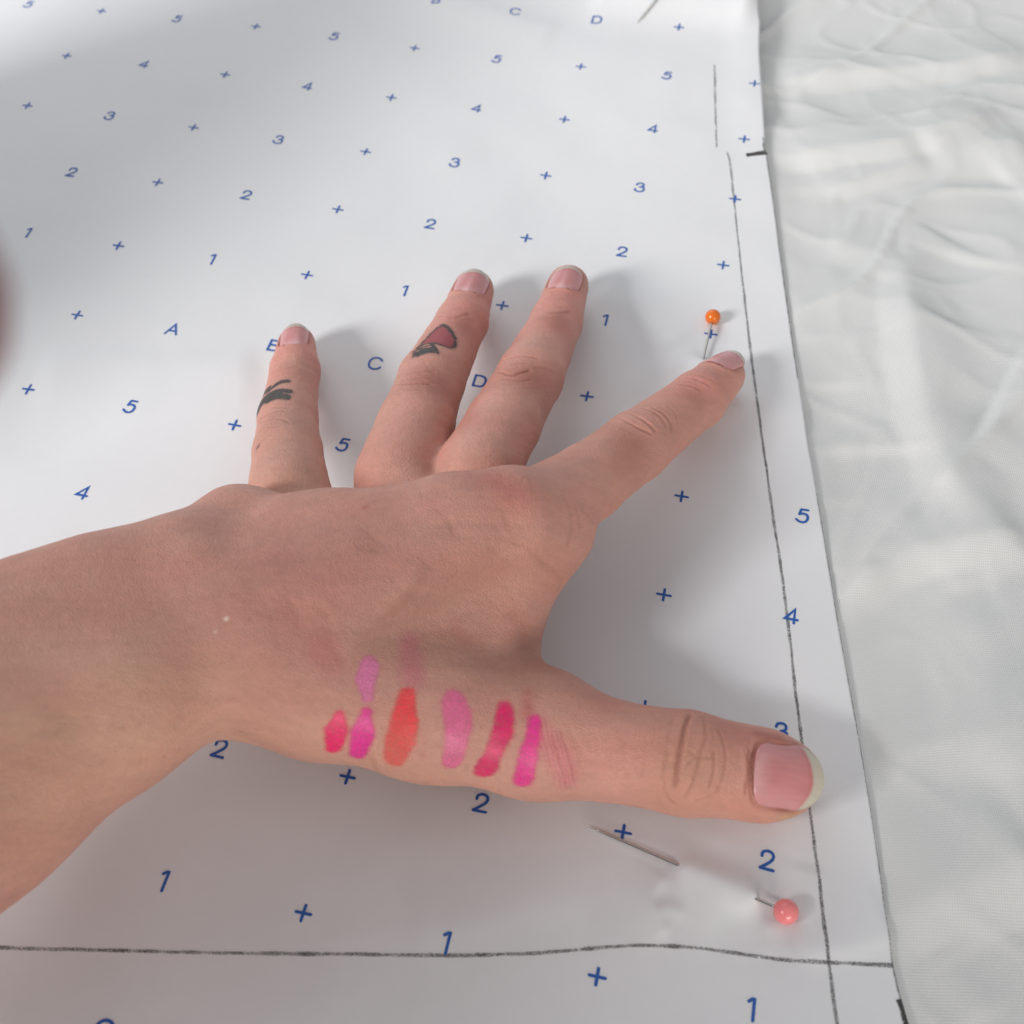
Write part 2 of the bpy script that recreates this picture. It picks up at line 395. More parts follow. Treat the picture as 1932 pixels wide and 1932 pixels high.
GLYPH = {
    '1': [([(-.20, .36), (-.02, .50), (.07, .50), (.07, -.50)], 0)],
    '2': [([(-.29, .20), (-.28, .42), (-.05, .54), (.24, .48), (.33, .24), (.22, .02), (-.05, -.22), (-.34, -.46)], 2), ([(-.34, -.46), (.36, -.46)], 0)],
    '3': [([(-.27, .26), (-.22, .46), (.02, .54), (.27, .44), (.28, .14), (.02, .04)], 2), ([(.02, .04), (.32, .02), (.38, -.28), (.22, -.52), (-.10, -.54), (-.34, -.40), (-.34, -.24)], 2)],
    '4': [([(.16, -.50), (.16, .48), (-.38, -.24), (.36, -.24)], 0)],
    '5': [([(.32, .46), (-.10, .46)], 0), ([(-.10, .46), (-.20, .06)], 0), ([(-.20, .06), (.02, .16), (.32, .08), (.35, -.26), (.18, -.52), (-.14, -.54), (-.36, -.36)], 2)],
    'A': [([(-.42, -.5), (0, .5), (.42, -.5)], 0), ([(-.26, -.17), (.26, -.17)], 0)],
    'B': [([(-.28, -.5), (-.28, .5)], 0), ([(-.28, .46), (.08, .48), (.28, .38), (.26, .10), (.02, .04), (-.28, .04)], 2), ([(-.28, .04), (.10, .06), (.36, -.06), (.36, -.40), (.12, -.48), (-.28, -.46)], 2)],
    'C': [([(.36, .32), (.18, .52), (-.18, .54), (-.44, .30), (-.46, -.10), (-.34, -.46), (0, -.56), (.26, -.48), (.40, -.30)], 2)],
    'D': [([(-.34, -.5), (-.34, .5)], 0), ([(-.34, .46), (.06, .50), (.40, .34), (.44, -.08), (.32, -.44), (-.02, -.48), (-.34, -.46)], 2)],
    '+': [([(-.40, 0), (.40, 0)], 0), ([(0, .40), (0, -.40)], 0)],
}

def ribbon(pts, half, zoff, V, F, cap=True):
    p = np.array(pts, float)
    keep = [0]
    for i in range(1, len(p)):
        if np.hypot(*(p[i] - p[keep[-1]])) > 1e-4: keep.append(i)
    p = p[keep]
    d = np.diff(p, axis=0); d /= np.linalg.norm(d, axis=1)[:, None]
    nl = np.stack([-d[:, 1], d[:, 0]], 1)
    nn = np.vstack([nl[:1], nl[:-1] + nl[1:], nl[-1:]])
    ln = np.linalg.norm(nn, axis=1)[:, None]
    nn = nn / np.maximum(ln, 1e-6)
    c = np.ones(len(p)); c[1:-1] = np.maximum((nn[1:-1] * nl[:-1]).sum(1), 0.42)
    nn = nn / c[:, None]
    left, right = p + nn * half, p - nn * half
    i0 = len(V)
    for a, b in zip(left, right): V += [(*a, zoff), (*b, zoff)]
    for i in range(len(p) - 1):
        F.append((i0 + 2 * i + 1, i0 + 2 * i + 3, i0 + 2 * i + 2, i0 + 2 * i))
    if cap:
        for c0, dr, li, ri in ((p[0], -d[0], i0, i0 + 1), (p[-1], d[-1], i0 + 2 * len(p) - 1, i0 + 2 * len(p) - 2)):
            nrm = np.array([-dr[1], dr[0]])
            ring = [ri]
            for t in (60, 20, -20, -60):
                a = math.radians(t)
                V.append((*(c0 + half * (math.cos(a) * dr + math.sin(a) * -nrm * -1)), zoff)); ring.append(len(V) - 1)
            ring.append(li)
            F.append(tuple(ring[::-1]))

glyph_mesh = {}
def print_mark(ch, i, j):
    x0, y0 = i * 25.4, -j * 25.4
    size = {'+': 3.35}.get(ch, 3.35 if ch.isdigit() else 3.45)
    V, F = [], []
    for n, (pl, sm) in enumerate(GLYPH[ch]):
        ribbon(curve(pl, sm) * size, 0.268, 0.07 + 0.012 * n, V, F)
    V = np.array(V)
    V[:, :2] += rng.normal(0, 0.012, (len(V), 2))
    V[:, 0] += x0 + rng.normal(0, 0.1); V[:, 1] += y0 + rng.normal(0, 0.1)
    V[:, 2] += paper_top(V[:, 0], V[:, 1])
    name = "printed_cross" if ch == '+' else ("printed_digit" if ch.isdigit() else "printed_letter")
    o = new_mesh(name, V, F, M_INK, paper, False)
    for f in o.data.polygons:
        if f.normal.z < 0: f.flip()
    return o

for j in range(-6, 8):
    for i in range(-3, 10):
        if j in (1, -5, 7):
            ch = {2: 'A', 3: 'B', 4: 'C', 5: 'D'}.get(i, '+')
        else:
            ch = str({0: 1, -1: 2, -2: 3, -3: 4, -4: 5, -6: 1, 2: 5, 3: 4, 4: 3, 5: 2, 6: 1}[j]) if i % 2 == 0 else '+'
        x0, y0 = i * 25.4, -j * 25.4
        if x0 > float(edge_x(y0)) - 1.2: continue
        q = ROT @ (np.array([x0, y0, 0]) - EYE)
        sx, sy = FOC * q[0] / q[2], FOC * q[1] / q[2]
        if q[2] < 10 or abs(sx) > 0.53 or abs(sy) > 0.53: continue
        print_mark(ch, i, j)

# pencil lines drawn on the sheet
def pencil(px, width, mat, name="pencil_line", wob=0.05, cut=False):
    P = np.array([on_paper(*q)[:2] for q in px])
    d = np.r_[0, np.cumsum(np.linalg.norm(np.diff(P, axis=0), axis=1))]
    n = max(6, int(d[-1] / 0.8))
    s = np.linspace(0, d[-1], n)
    # smooth interpolation of the traced points
    xs_, ys_ = np.interp(s, d, P[:, 0]), np.interp(s, d, P[:, 1])
    for arr in (xs_, ys_):
        for _ in range(6): arr[1:-1] = 0.25 * arr[:-2] + 0.5 * arr[1:-1] + 0.25 * arr[2:]
    xs_ = xs_ + wob * vnoise(s, s * 0 + len(px), 3.1, 31); ys_ = ys_ + wob * vnoise(s, s * 0 + len(px), 2.7, 32)
    p = np.stack([xs_, ys_], 1)
    t = np.gradient(p, axis=0); t /= np.linalg.norm(t, axis=1)[:, None]
    nl = np.stack([-t[:, 1], t[:, 0]], 1)
    wv = width * 0.5 * (1 + 0.25 * vnoise(s, s * 0, 2.3, 33))
    V, A = [], []
    K = (-1, -0.5, 0, 0.5, 1)
    for a in K:
        q = p + nl * (wv * a)[:, None]
        if cut: q[:, 0] = np.minimum(q[:, 0], edge_x(q[:, 1]) - 0.02)
        V.append(np.stack([q[:, 0], q[:, 1], paper_top(q[:, 0], q[:, 1]) + (0.045 if name == "pencil_line" else 0.056)], 1)); A.append(np.full(n, a))
    V = np.concatenate(V); A = np.concatenate(A)
    ids = np.arange(5 * n).reshape(5, n)
    F = np.stack([ids[:-1, :-1], ids[:-1, 1:], ids[1:, 1:], ids[1:, :-1]], -1).reshape(-1, 4)[:, ::-1]
    o = new_mesh(name, V, F, mat, paper, True)
    at_ = o.data.attributes.new("across", 'FLOAT', 'POINT'); at_.data.foreach_set("value", A.astype(np.float32))
    return o

pencil([(1348, 122), (1349, 170), (1350, 220), (1352, 278)], 0.62, M_PENCIL_SOFT)
pencil([(1371, 287), (1375, 292), (1378, 310), (1382, 350), (1390, 430), (1400, 520), (1411, 620)], 0.62, M_PENCIL_SOFT)
pencil([(1411, 620), (1421, 700), (1437, 820), (1455, 950), (1475, 1080), (1492, 1220), (1505, 1340), (1513, 1400), (1530, 1545), (1545, 1650),
        (1560, 1780), (1570, 1865), (1580, 1940), (1592, 2010)], 0.72, M_PENCIL)
pencil([(-60, 1786), (0, 1788), (200, 1793), (400, 1798), (600, 1800), (760, 1802), (880, 1803), (1000, 1799), (1100, 1791), (1200, 1783), (1300, 1787),
        (1400, 1800), (1480, 1812), (1560, 1816), (1684, 1822)], 0.74, M_PENCIL, "pencil_seam")
pencil([(1446, 290), (1452, 330), (1465, 420), (1478, 520), (1492, 620), (1506, 715)], 0.55, M_PENCIL, "pencil_edge", 0.02, True)
pencil([(1541, 930), (1561, 1050), (1582, 1180), (1602, 1290), (1624, 1410), (1645, 1540), (1663, 1660), (1675, 1745), (1685, 1822)], 0.42, M_PENCIL_SOFT, "pencil_edge", 0.03, True)
pencil([(1685, 1815), (1690, 1845), (1699, 1880), (1714, 1932), (1735, 2000)], 0.75, M_PENCIL, "pencil_edge", 0.03, True)
pencil([(1700, 1885), (1707, 1905), (1718, 1945)], 1.9, M_PENCIL_HARD, "notch_mark", 0.03, True)
pencil([(1408, 294), (1426, 292), (1446, 290)], 1.7, M_PENCIL_HARD, "notch_mark")
pencil([(1440, 262), (1441, 278), (1443, 290)], 1.0, M_PENCIL_SOFT, "notch_mark", 0.02, True)

# ---------------------------------------------------------------- pins
def tube(path, radii, seg=14):
    V, F = [], []
    path = [np.array(p, float) for p in path]
    up = np.array([0, 0, 1.0])
    for i, (p, r) in enumerate(zip(path, radii)):
        t = path[min(i + 1, len(path) - 1)] - path[max(i - 1, 0)]; t /= np.linalg.norm(t)
        a = np.cross(up, t); a /= np.linalg.norm(a); b = np.cross(t, a)
        for k_ in range(seg):
            th = 2 * math.pi * k_ / seg
            V.append(p + r * (math.cos(th) * a + math.sin(th) * b))
    for i in range(len(path) - 1):
        for k_ in range(seg):
            q = (k_ + 1) % seg
            F.append((i * seg + k_, i * seg + q, (i + 1) * seg + q, (i + 1) * seg + k_))
    F.append(tuple(range(seg))[::-1]); F.append(tuple(range((len(path) - 1) * seg, len(path) * seg)))
    return V, F

def pin(pts, head_r, mat, label, shaft_r=0.27, tip=True, steel=None):
    P = [at(*p) for p in pts]
    zs = np.array([p[2] for p in pts])
    base = P[0]
    root = bpy.data.objects.new("pin", None)
    root.empty_display_size = 0.002
    root.location = Vector(base) * MM
    col.objects.link(root)
    a, b = P[0], P[-1]
    d = (b - a) / np.linalg.norm(b - a); Ln = np.linalg.norm(b - a)
    s = np.r_[np.linspace(head_r * 0.6, Ln - 5, 24), np.linspace(Ln - 4, Ln, 8)]
    path = [a + d * t - base for t in s]
    rr = [shaft_r * min(1.0, max(0.06, ((Ln - t) / 4.2) ** 0.8)) if tip else shaft_r for t in s]
    V, F = tube(path, rr)
    new_mesh("pin_shaft", V, F, steel or M_STEEL, root)
    bm = bmesh.new()
    bmesh.ops.create_uvsphere(bm, u_segments=40, v_segments=24, radius=head_r * MM)
    me = bpy.data.meshes.new("pin_head"); bm.to_mesh(me); bm.free()
    me.polygons.foreach_set("use_smooth", np.ones(len(me.polygons), bool))
    me.materials.append(mat)
    h = bpy.data.objects.new("pin_head", me); col.objects.link(h); h.parent = root
    tag(root, label, "pin")
    return root

def rel_pin(pts): return [(x, y, float(on_paper(x, y)[2]) + l) for x, y, l in pts]

pin(rel_pin([(1483, 1720, 2.3), (1102, 1555, 0.5)]), 2.12, M_PINKHEAD, "pin with a round coral pink head, woven through the paper beside the thumb", 0.30)
pin(rel_pin([(1345, 598, 2.0), (1312, 742, -0.6)]), 1.87, M_ORANGE, "pin with a round orange head, above the tip of the index finger", 0.26, True, M_STEEL_DULL)
pin(rel_pin([(1268, -38, 4.0), (1192, 57, -0.8)]), 1.87, M_ORANGE, "bare steel pin shaft crossing the top edge of the paper near the letter D", 0.30, True, M_STEEL_PALE)

# ---------------------------------------------------------------- the hand: a distance field, meshed once, then refined
def smin(a, b, k):
    h = np.clip(0.5 + 0.5 * (b - a) / k, 0, 1)
    return b * (1 - h) + a * h - k * h * (1 - h)

def round_cone(P, a, b, r1, r2):
    ba = b - a; l2 = ba @ ba; rr = r1 - r2; a2 = l2 - rr * rr; il2 = 1 / l2
    pa = P - a; y = pa @ ba; z = y - l2
    q = pa * l2 - y[..., None] * ba
    x2 = (q * q).sum(-1); y2 = y * y * l2; z2 = z * z * l2
    k = np.sign(rr) * rr * rr * x2
    o = (np.sqrt(np.maximum(x2 * a2 * il2, 0)) + y * rr) * il2 - r1
    c1 = np.sign(z) * a2 * z2 > k; c2 = np.sign(y) * a2 * y2 < k
    o = np.where(c2, np.sqrt(x2 + y2) * il2 - r1, o)
    return np.where(c1, np.sqrt(x2 + z2) * il2 - r2, o)

def surface_nets(D, org, h):
    nx, ny, nz = D.shape
    S = D < 0
    n = sum(S[i:nx - 1 + i, j:ny - 1 + j, k:nz - 1 + k].astype(np.int8) for i in (0, 1) for j in (0, 1) for k in (0, 1))
    act = (n > 0) & (n < 8)
    idx = -np.ones(act.shape, np.int64); ii = np.argwhere(act); idx[act] = np.arange(len(ii))
    acc = np.zeros((len(ii), 3)); cnt = np.zeros(len(ii))
    cs = [(i, j, k) for i in (0, 1) for j in (0, 1) for k in (0, 1)]
    val = {c: D[ii[:, 0] + c[0], ii[:, 1] + c[1], ii[:, 2] + c[2]] for c in cs}
    for u in cs:
        for ax in range(3):
            if u[ax] == 0:
                v = list(u); v[ax] = 1; v = tuple(v)
                d0, d1 = val[u], val[v]; m = (d0 < 0) != (d1 < 0)
                t = np.where(m, d0 / np.where(m, d0 - d1, 1), 0)
                p = np.tile(np.array(u, float), (len(ii), 1)); p[:, ax] = t
                acc[m] += p[m]; cnt += m
    V = (ii + acc / cnt[:, None]) * h + org
    Fs = []
    for ax in range(3):
        sl = [slice(None)] * 3; s2 = list(sl); sl[ax] = slice(0, -1); s2[ax] = slice(1, None)
        A, B = S[tuple(sl)], S[tuple(s2)]
        e = np.argwhere(A != B)
        b, c = [(1, 2), (2, 0), (0, 1)][ax]
        e = e[(e[:, b] > 0) & (e[:, c] > 0) & (e[:, b] < D.shape[b] - 1) & (e[:, c] < D.shape[c] - 1)]
        def g(db, dc):
            q = e.copy(); q[:, b] -= db; q[:, c] -= dc
            return idx[q[:, 0], q[:, 1], q[:, 2]]
        q = np.stack([g(1, 1), g(0, 1), g(0, 0), g(1, 0)], 1)
        inv = ~A[e[:, 0], e[:, 1], e[:, 2]]
        q[inv] = q[inv][:, ::-1]
        Fs.append(q)
    return V, np.concatenate(Fs)

def field(prims, lo, hi, h, far=12.0):
    n = np.ceil((hi - lo) / h).astype(int) + 1
    D = np.full(n, far, np.float32)
    for a, b, r1, r2, k in prims:
        Rm = max(r1, r2) + k + 2.5 * h + 1
        l = np.maximum(np.floor((np.minimum(a, b) - Rm - lo) / h).astype(int), 0)
        u = np.minimum(np.ceil((np.maximum(a, b) + Rm - lo) / h).astype(int) + 1, n)
        if (u <= l).any(): continue
        g = np.stack(np.meshgrid(*[lo[i] + h * np.arange(l[i], u[i]) for i in range(3)], indexing='ij'), -1)
        sl = tuple(slice(l[i], u[i]) for i in range(3))
        D[sl] = smin(D[sl], round_cone(g, a, b, r1, r2).astype(np.float32), k)
    return D

FING = {
    'pinky': [(560, 648, 5.0, 4.4), (557, 700, 7.0, 5.5), (543, 790, 10.5, 6.3), (543, 855, 14, 7.0), (546, 935, 18, 8.3)],
    'ring': [(894, 547, 6, 5.0), (871, 610, 9, 5.9), (814, 718, 15, 7.2), (784, 805, 18.0, 7.8), (750, 900, 20.5, 8.6)],
    'middle': [(1072, 539, 6, 5.0), (1050, 608, 9, 5.9), (1000, 712, 16, 7.1), (950, 800, 20, 7.5), (903, 885, 22.5, 8.2)],
    'index': [(1364, 708, 6, 5.1), (1315, 755, 9.5, 6.2), (1198, 843, 16, 7.2), (1108, 910, 21, 7.5), (1000, 980, 28, 8.8)],
    'thumb': [(1474, 1466, 7.4, 7.0), (1435, 1462, 8.5, 8.0), (1295, 1440, 11, 8.9), (1140, 1414, 12.5, 8.6), (1010, 1382, 14, 10.3)],
}
prims = []
def bone(e, g, k): prims.append((at(*e[:3]), at(*g[:3]), e[3], g[3], k))
for c in FING.values():
    for e, g in zip(c[:-1], c[1:]): bone(e, g, 1.5)
RIDGE = [(450, 1006, 27, 8.0), (560, 1024, 30, 8.0), (700, 1016, 32, 8.4), (850, 998, 33, 8.6), (960, 985, 31.5, 8.8), (1000, 980, 28, 8.8)]
for e, g in zip(RIDGE[:-1], RIDGE[1:]): bone(e, g, 2.0)
for e, g, k in [
    ((450, 1006, 27, 8.0), (375, 1092, 29, 10.5), 5), ((620, 1024, 31, 8.6), (420, 1130, 31, 11), 5),
    ((850, 998, 33, 8.6), (460, 1180, 33, 11), 5), ((960, 985, 31.5, 8.8), (500, 1210, 33, 11.0), 5),
    ((1010, 1382, 14, 10.3), (810, 1338, 19, 11.3), 6), ((810, 1338, 19, 11.3), (600, 1286, 24, 12.0), 6),
    ((600, 1286, 24, 12.0), (440, 1247, 28, 11.0), 6),
    ((600, 1040, 18, 10), (700, 1230, 17, 12), 7), ((800, 1040, 18, 12), (800, 1250, 16, 11), 7),
    ((940, 1050, 22, 8.5), (905, 1270, 15, 8), 6), ((780, 1110, 24, 9.5), (925, 1185, 17, 8.2), 6), ((900, 1080, 23, 9), (760, 1290, 17, 10), 6), ((800, 925, 16, 6.2), (870, 915, 17, 6.2), 2.5), ((1045, 1010, 25, 7), (955, 1120, 22, 7), 5),
    ((440, 1247, 28, 11.0), (350, 1234, 31, 11.0), 6), ((375, 1092, 29, 10.5), (330, 1122, 31, 11.8), 6),
    ((350, 1234, 31, 11.0), (215, 1322, 33, 13.2), 6), ((215, 1325, 33, 13.2), (-60, 1480, 35, 17), 6),
    ((330, 1122, 31, 11.8), (190, 1180, 32, 14.2), 6), ((190, 1180, 32, 14.2), (50, 1258, 33, 16.4), 6), ((50, 1258, 33, 16.4), (-300, 1425, 40, 20.5), 6),
    ((-60, 1480, 35, 17), (-400, 1690, 44, 21), 6)]:
    bone(e, g, k)
arm_a, arm_b = at(-300, 1412, 40), at(-400, 1690, 44)
fore_end = (arm_a + arm_b) / 2 + np.array([-24, -44, 26.0])
prims.append((arm_a, fore_end, 21, 29, 8)); prims.append((arm_b, fore_end, 21, 29, 8))
H = 1.0
pts = np.array([q for p_ in prims for q in p_[:2]])
lo, hi = pts.min(0) - 28, pts.max(0) + 14
lo[2] = -3.0
D = field(prims, lo, hi, H)
gx, gy = lo[0] + H * np.arange(D.shape[0]), lo[1] + H * np.arange(D.shape[1])
GX, GY = np.meshgrid(gx, gy, indexing='ij')
hz = paper_h(GX, GY)
gz = lo[2] + H * np.arange(D.shape[2])
D = -smin(-D, -((hz[..., None] + 0.12 - gz).astype(np.float32)), 1.2)
for sl in ((0,), (-1,), (slice(None), 0), (slice(None), -1), (slice(None), slice(None), 0), (slice(None), slice(None), -1)): D[sl] = 9
V, F = surface_nets(D, lo, H)
tmp = new_mesh("tmp", V, F)
m1 = tmp.modifiers.new("s", 'SMOOTH'); m1.factor = 0.5; m1.iterations = 3
m2 = tmp.modifiers.new("u", 'SUBSURF'); m2.levels = 2; m2.render_levels = 2
dg = bpy.context.evaluated_depsgraph_get()
me = bpy.data.meshes.new_from_object(tmp.evaluated_get(dg))
bpy.data.objects.remove(tmp)
nv = len(me.vertices)
V = np.empty(nv * 3, np.float32); me.vertices.foreach_get("co", V); V = V.reshape(-1, 3).astype(float) / MM
nf = len(me.polygons)
F = np.empty(nf * 4, np.int32); me.loops.foreach_get("vertex_index", F); F = F.reshape(-1, 4)
bpy.data.meshes.remove(me)

def normals(V, F):
    n = np.cross(V[F[:, 2]] - V[F[:, 0]], V[F[:, 3]] - V[F[:, 1]])
    N = np.zeros_like(V)
    for c_ in range(3):
        N[:, c_] = sum(np.bincount(F[:, k_], n[:, c_], len(V)) for k_ in range(4))
    return N / (np.linalg.norm(N, axis=1)[:, None] + 1e-12)
N = normals(V, F)
if ((N * (V - V.mean(0))).sum(1)).mean() < 0:
    F = F[:, ::-1]; N = -N
# a lighter tree for the surface look-ups
LV, LF = surface_nets(D, lo, H)
tree = BVHTree.FromPolygons(LV.tolist(), LF.tolist())

def skin_at(px, py):
    d = ray(px, py)
    hit = tree.ray_cast(Vector(EYE), Vector(d))
    if hit[0] is not None: return np.array(hit[0])
    best = None                                   # just past the outline: the nearest skin to the line of sight
    for t in np.arange(150, 420, 2.0):
        q = tree.find_nearest(Vector(EYE + d * t))
        if q[0] is not None and (best is None or q[3] < best[1]): best = (np.array(q[0]), q[3])
    return best[0]

def near(P, r):
    lo_, hi_ = P.min(0) - r, P.max(0) + r
    return np.flatnonzero(((V > lo_) & (V < hi_)).all(1))

def poly3(P, idx, width=None):
    """distance of the chosen vertices to a 3-D polyline, and the fraction run along it"""
    X_ = V[idx]; best = np.full(len(idx), 1e9); run = np.zeros(len(idx))
    n_ = max(len(P) - 1, 1)
    if len(P) == 1: return np.linalg.norm(X_ - P[0], axis=1), run
    for i, (a, b) in enumerate(zip(P[:-1], P[1:])):
        ab = b - a; l2 = ab @ ab + 1e-9
        t = np.clip((X_ - a) @ ab / l2, 0, 1)
        d = np.linalg.norm(X_ - a - t[:, None] * ab, axis=1)
        m = d < best
        best = np.where(m, d, best); run = np.where(m, (i + t) / n_, run)
    return best, run

def spline(P, n=3):
    return curve(P, n)

def n3(P, s, seed):
    return (vnoise(P[:, 0] + 0.6 * P[:, 2], P[:, 1] + 0.5 * P[:, 2], s, seed) + vnoise(P[:, 1] - 0.4 * P[:, 0], P[:, 2] + 0.3 * P[:, 0], s, seed + 1)) * 0.6

# --- nails
NAILS = {'pinky': ((553, 628), 10.4, 6.9, 1.7, 0.62), 'ring': ((890, 526), 11.6, 8.1, 2.0, 0.62), 'middle': ((1066, 520), 11.2, 8.1, 1.5, 0.62),
         'index': ((1366, 669), 11.2, 8.2, 1.8, 0.6), 'thumb': ((1493, 1467), 14.4, 11.2, 2.5, 0.70)}
def half_width(q, W):
    q = np.clip(q, 0, 1)
    a = np.clip(1 - q / 0.32, 0, 1); b = np.clip((q - 0.66) / 0.34, 0, 1)
    return W * 0.5 * np.maximum(1 - a ** 2.4, 0) ** (1 / 2.4) * np.maximum(1 - b ** 2.3, 0) ** (1 / 2.3) * (0.95 + 0.05 * q)

disp = np.zeros(nv)
push = np.zeros((nv, 3))
fold = np.zeros(nv)
frames = {}
for fname, (c, L, W, fe, kr) in NAILS.items():
    p = skin_at(*c)
    idx = near(p[None], 2.6)
    n_ = N[idx][np.linalg.norm(V[idx] - p, axis=1) < 2.6].mean(0); n_ /= np.linalg.norm(n_)
    a, b = at(*FING[fname][1][:3]), at(*FING[fname][0][:3])
    t_ = b - a; t_ -= n_ * (t_ @ n_); t_ /= np.linalg.norm(t_)
    s_ = np.cross(t_, n_)
    Rn = W * kr
    frames[fname] = (p, t_, s_, n_, L, W, fe, Rn)
    idx = near(p[None], L * 0.5 + 4)
    q = V[idx] - p
    v, bb, hh = q @ t_, q @ s_, q @ n_
    facing = N[idx] @ n_ > -0.2
    hw = half_width((v + L / 2) / L, W)
    sdf = np.maximum(np.abs(bb) - hw, np.maximum(-v - L / 2, v - L / 2))
    sdf = np.where((v < -L / 2 + 1e-6), np.hypot(np.maximum(np.abs(bb) - W * 0.25, 0), -v - L / 2), sdf)
    top = np.sqrt(np.maximum(Rn ** 2 - np.clip(bb, -Rn * .98, Rn * .98) ** 2, 0)) - Rn - 0.006 * v * v
    w_in = smooth(0.35, -0.15, sdf)
    down = np.clip(hh - (top - 0.30), 0, 3) * w_in
    ok = facing & (v < L / 2 + 0.5)
    push[idx[ok]] -= n_ * (down * ok)[ok][:, None]
    ringw = np.exp(-((sdf - 0.75) / 0.55) ** 2) * facing * smooth(L * 0.40, L * 0.15, v)
    push[idx] += n_ * (0.22 * ringw)[:, None]
    fold[idx] = np.maximum(fold[idx], np.exp(-((sdf - 0.15) / 0.55) ** 2) * facing * smooth(L * 0.46, L * 0.2, v))
V += push
N = normals(V, F)

# --- creases over the joints (traced lines; depth mm, width mm)
Z8 = lambda L_: [(1082 + x * .32, 1236.5 + y * .32) for x, y in L_]
Z6 = lambda L_: [(850 + x * .32, 463.7 + y * .32) for x, y in L_]
Z5 = lambda L_: [(425 + x * .28, 463.7 + y * .28) for x, y in L_]
CREASE = []
def cr(L_, d, w): CREASE.append((L_, d, w))
cr(Z8([(690, 350), (655, 430), (632, 540), (610, 660), (596, 785)]), .42, .42)
cr(Z8([(765, 365), (785, 480), (745, 590), (728, 680), (692, 780), (648, 852)]), .17, .34)
cr(Z8([(830, 560), (828, 680), (800, 785)]), .18, .3)
cr(Z8([(845, 430), (900, 560), (892, 680), (855, 795)]), .14, .3)
cr(Z8([(660, 660), (718, 595), (760, 545)]), .09, .26)
cr(Z8([(675, 555), (722, 600), (825, 602)]), .09, .26)
cr(Z8([(560, 560), (530, 700), (535, 830), (610, 885)]), .14, .3)
cr(Z8([(585, 380), (552, 490), (545, 620), (520, 720)]), .10, .28)
cr(Z8([(470, 330), (430, 460), (420, 600), (400, 720)]), .07, .3)
cr(Z8([(520, 300), (480, 380), (470, 520)]), .07, .3)
cr(Z8([(700, 860), (800, 840), (870, 770)]), .08, .3)
for l_, d_ in (([(255, 715), (330, 668), (430, 652), (515, 665)], .22), ([(280, 745), (350, 772), (420, 748), (475, 735)], .26), ([(300, 790), (400, 802), (480, 790)], .16),
               ([(490, 720), (560, 725), (610, 760)], .10), ([(230, 830), (330, 850), (470, 850), (600, 830)], .07), ([(240, 870), (340, 885), (480, 880)], .05),
               ([(350, 700), (420, 690), (500, 700)], .12), ([(462, 408), (560, 402), (650, 398), (710, 385)], .20), ([(470, 430), (560, 432), (660, 425)], .10), ([(500, 375), (600, 365), (690, 360)], .07),
               ([(945, 1008), (1020, 1030), (1100, 1075), (1190, 1112)], .22), ([(990, 975), (1085, 1000), (1160, 1045), (1212, 1100)], .20), ([(1090, 955), (1180, 970), (1240, 1010), (1270, 1070)], .14),
               ([(1190, 955), (1260, 990), (1300, 1050), (1300, 1095)], .16), ([(1280, 940), (1330, 990), (1340, 1050)], .06), ([(900, 1040), (980, 1070), (1080, 1110)], .07),
               ([(1335, 815), (1400, 822), (1475, 850)], .16), ([(1390, 778), (1470, 795), (1535, 830)], .14), ([(1440, 760), (1510, 775), (1560, 800)], .06)):
    cr(Z6(l_), d_, .34)
for l_, d_ in (([(1105, 942), (1200, 942), (1300, 930), (1390, 938)], .22), ([(1140, 905), (1220, 868), (1300, 848), (1410, 850)], .18), ([(1100, 985), (1200, 975), (1330, 975)], .08), ([(1095, 1010), (1190, 1000)], .06),
               ([(1250, 900), (1330, 890), (1400, 900)], .10), ([(1435, 478), (1540, 492), (1650, 462)], .16), ([(1440, 450), (1540, 455)], .07),
               ([(225, 1185), (300, 1130), (400, 1108)], .18), ([(195, 1230), (260, 1185), (380, 1168), (430, 1190)], .16), ([(180, 1290), (260, 1235), (360, 1215)], .10), ([(310, 1095), (380, 1085), (430, 1095)], .08),
               ([(305, 872), (400, 830), (500, 812)], .12), ([(310, 850), (390, 812)], .06), ([(200, 1400), (300, 1370), (420, 1380)], .05), ([(170, 1470), (280, 1430), (400, 1440)], .05), ([(165, 1530), (270, 1490), (400, 1500)], .05), ([(170, 1340), (250, 1310), (330, 1305)], .05)):
    cr(Z5(l_), d_, .34)
# the web beside the index finger, the first web, and the folds along the thumb's base
for l_, d_, w_ in (([(1060, 930), (1080, 985), (1068, 1035)], .10, .6), ([(1085, 955), (1095, 1000)], .08, .5), ([(1000, 1040), (1040, 1075), (1062, 1100)], .08, .7), ([(960, 1020), (1020, 1040)], .08, .5),
                   ([(960, 1150), (985, 1190), (990, 1230)], .10, 2.0), ([(700, 1430), (712, 1470)], .12, .5), ([(795, 1420), (805, 1480)], .14, .5), ([(880, 1440), (890, 1490)], .14, .5),
                   ([(1055, 1375), (1080, 1440), (1085, 1480)], .08, .4), ([(1040, 1385), (1060, 1440), (1072, 1490)], .08, .4), ([(1070, 1370), (1100, 1425)], .06, .4),
                   ([(1095, 960), (1120, 985)], .04, .5)):
    cr(l_, d_, w_)
crease_c = np.zeros(nv)
for l_, dp, w in CREASE:
    P = spline(np.array([skin_at(*q) for q in l_]), 2)
    idx = near(P, 2.2)
    d, r = poly3(P, idx)
    taper = np.clip(np.minimum(r, 1 - r) * 5 + 0.25, 0, 1)
    g = np.exp(-(d / w) ** 2)
    disp[idx] -= dp * taper * g
    disp[idx] += 0.35 * dp * taper * np.exp(-((d - 2.2 * w) / (1.3 * w)) ** 2)
    crease_c[idx] = np.maximum(crease_c[idx], np.clip(dp / .3, 0, 1) * taper * np.exp(-(d / (w * 0.9)) ** 2))
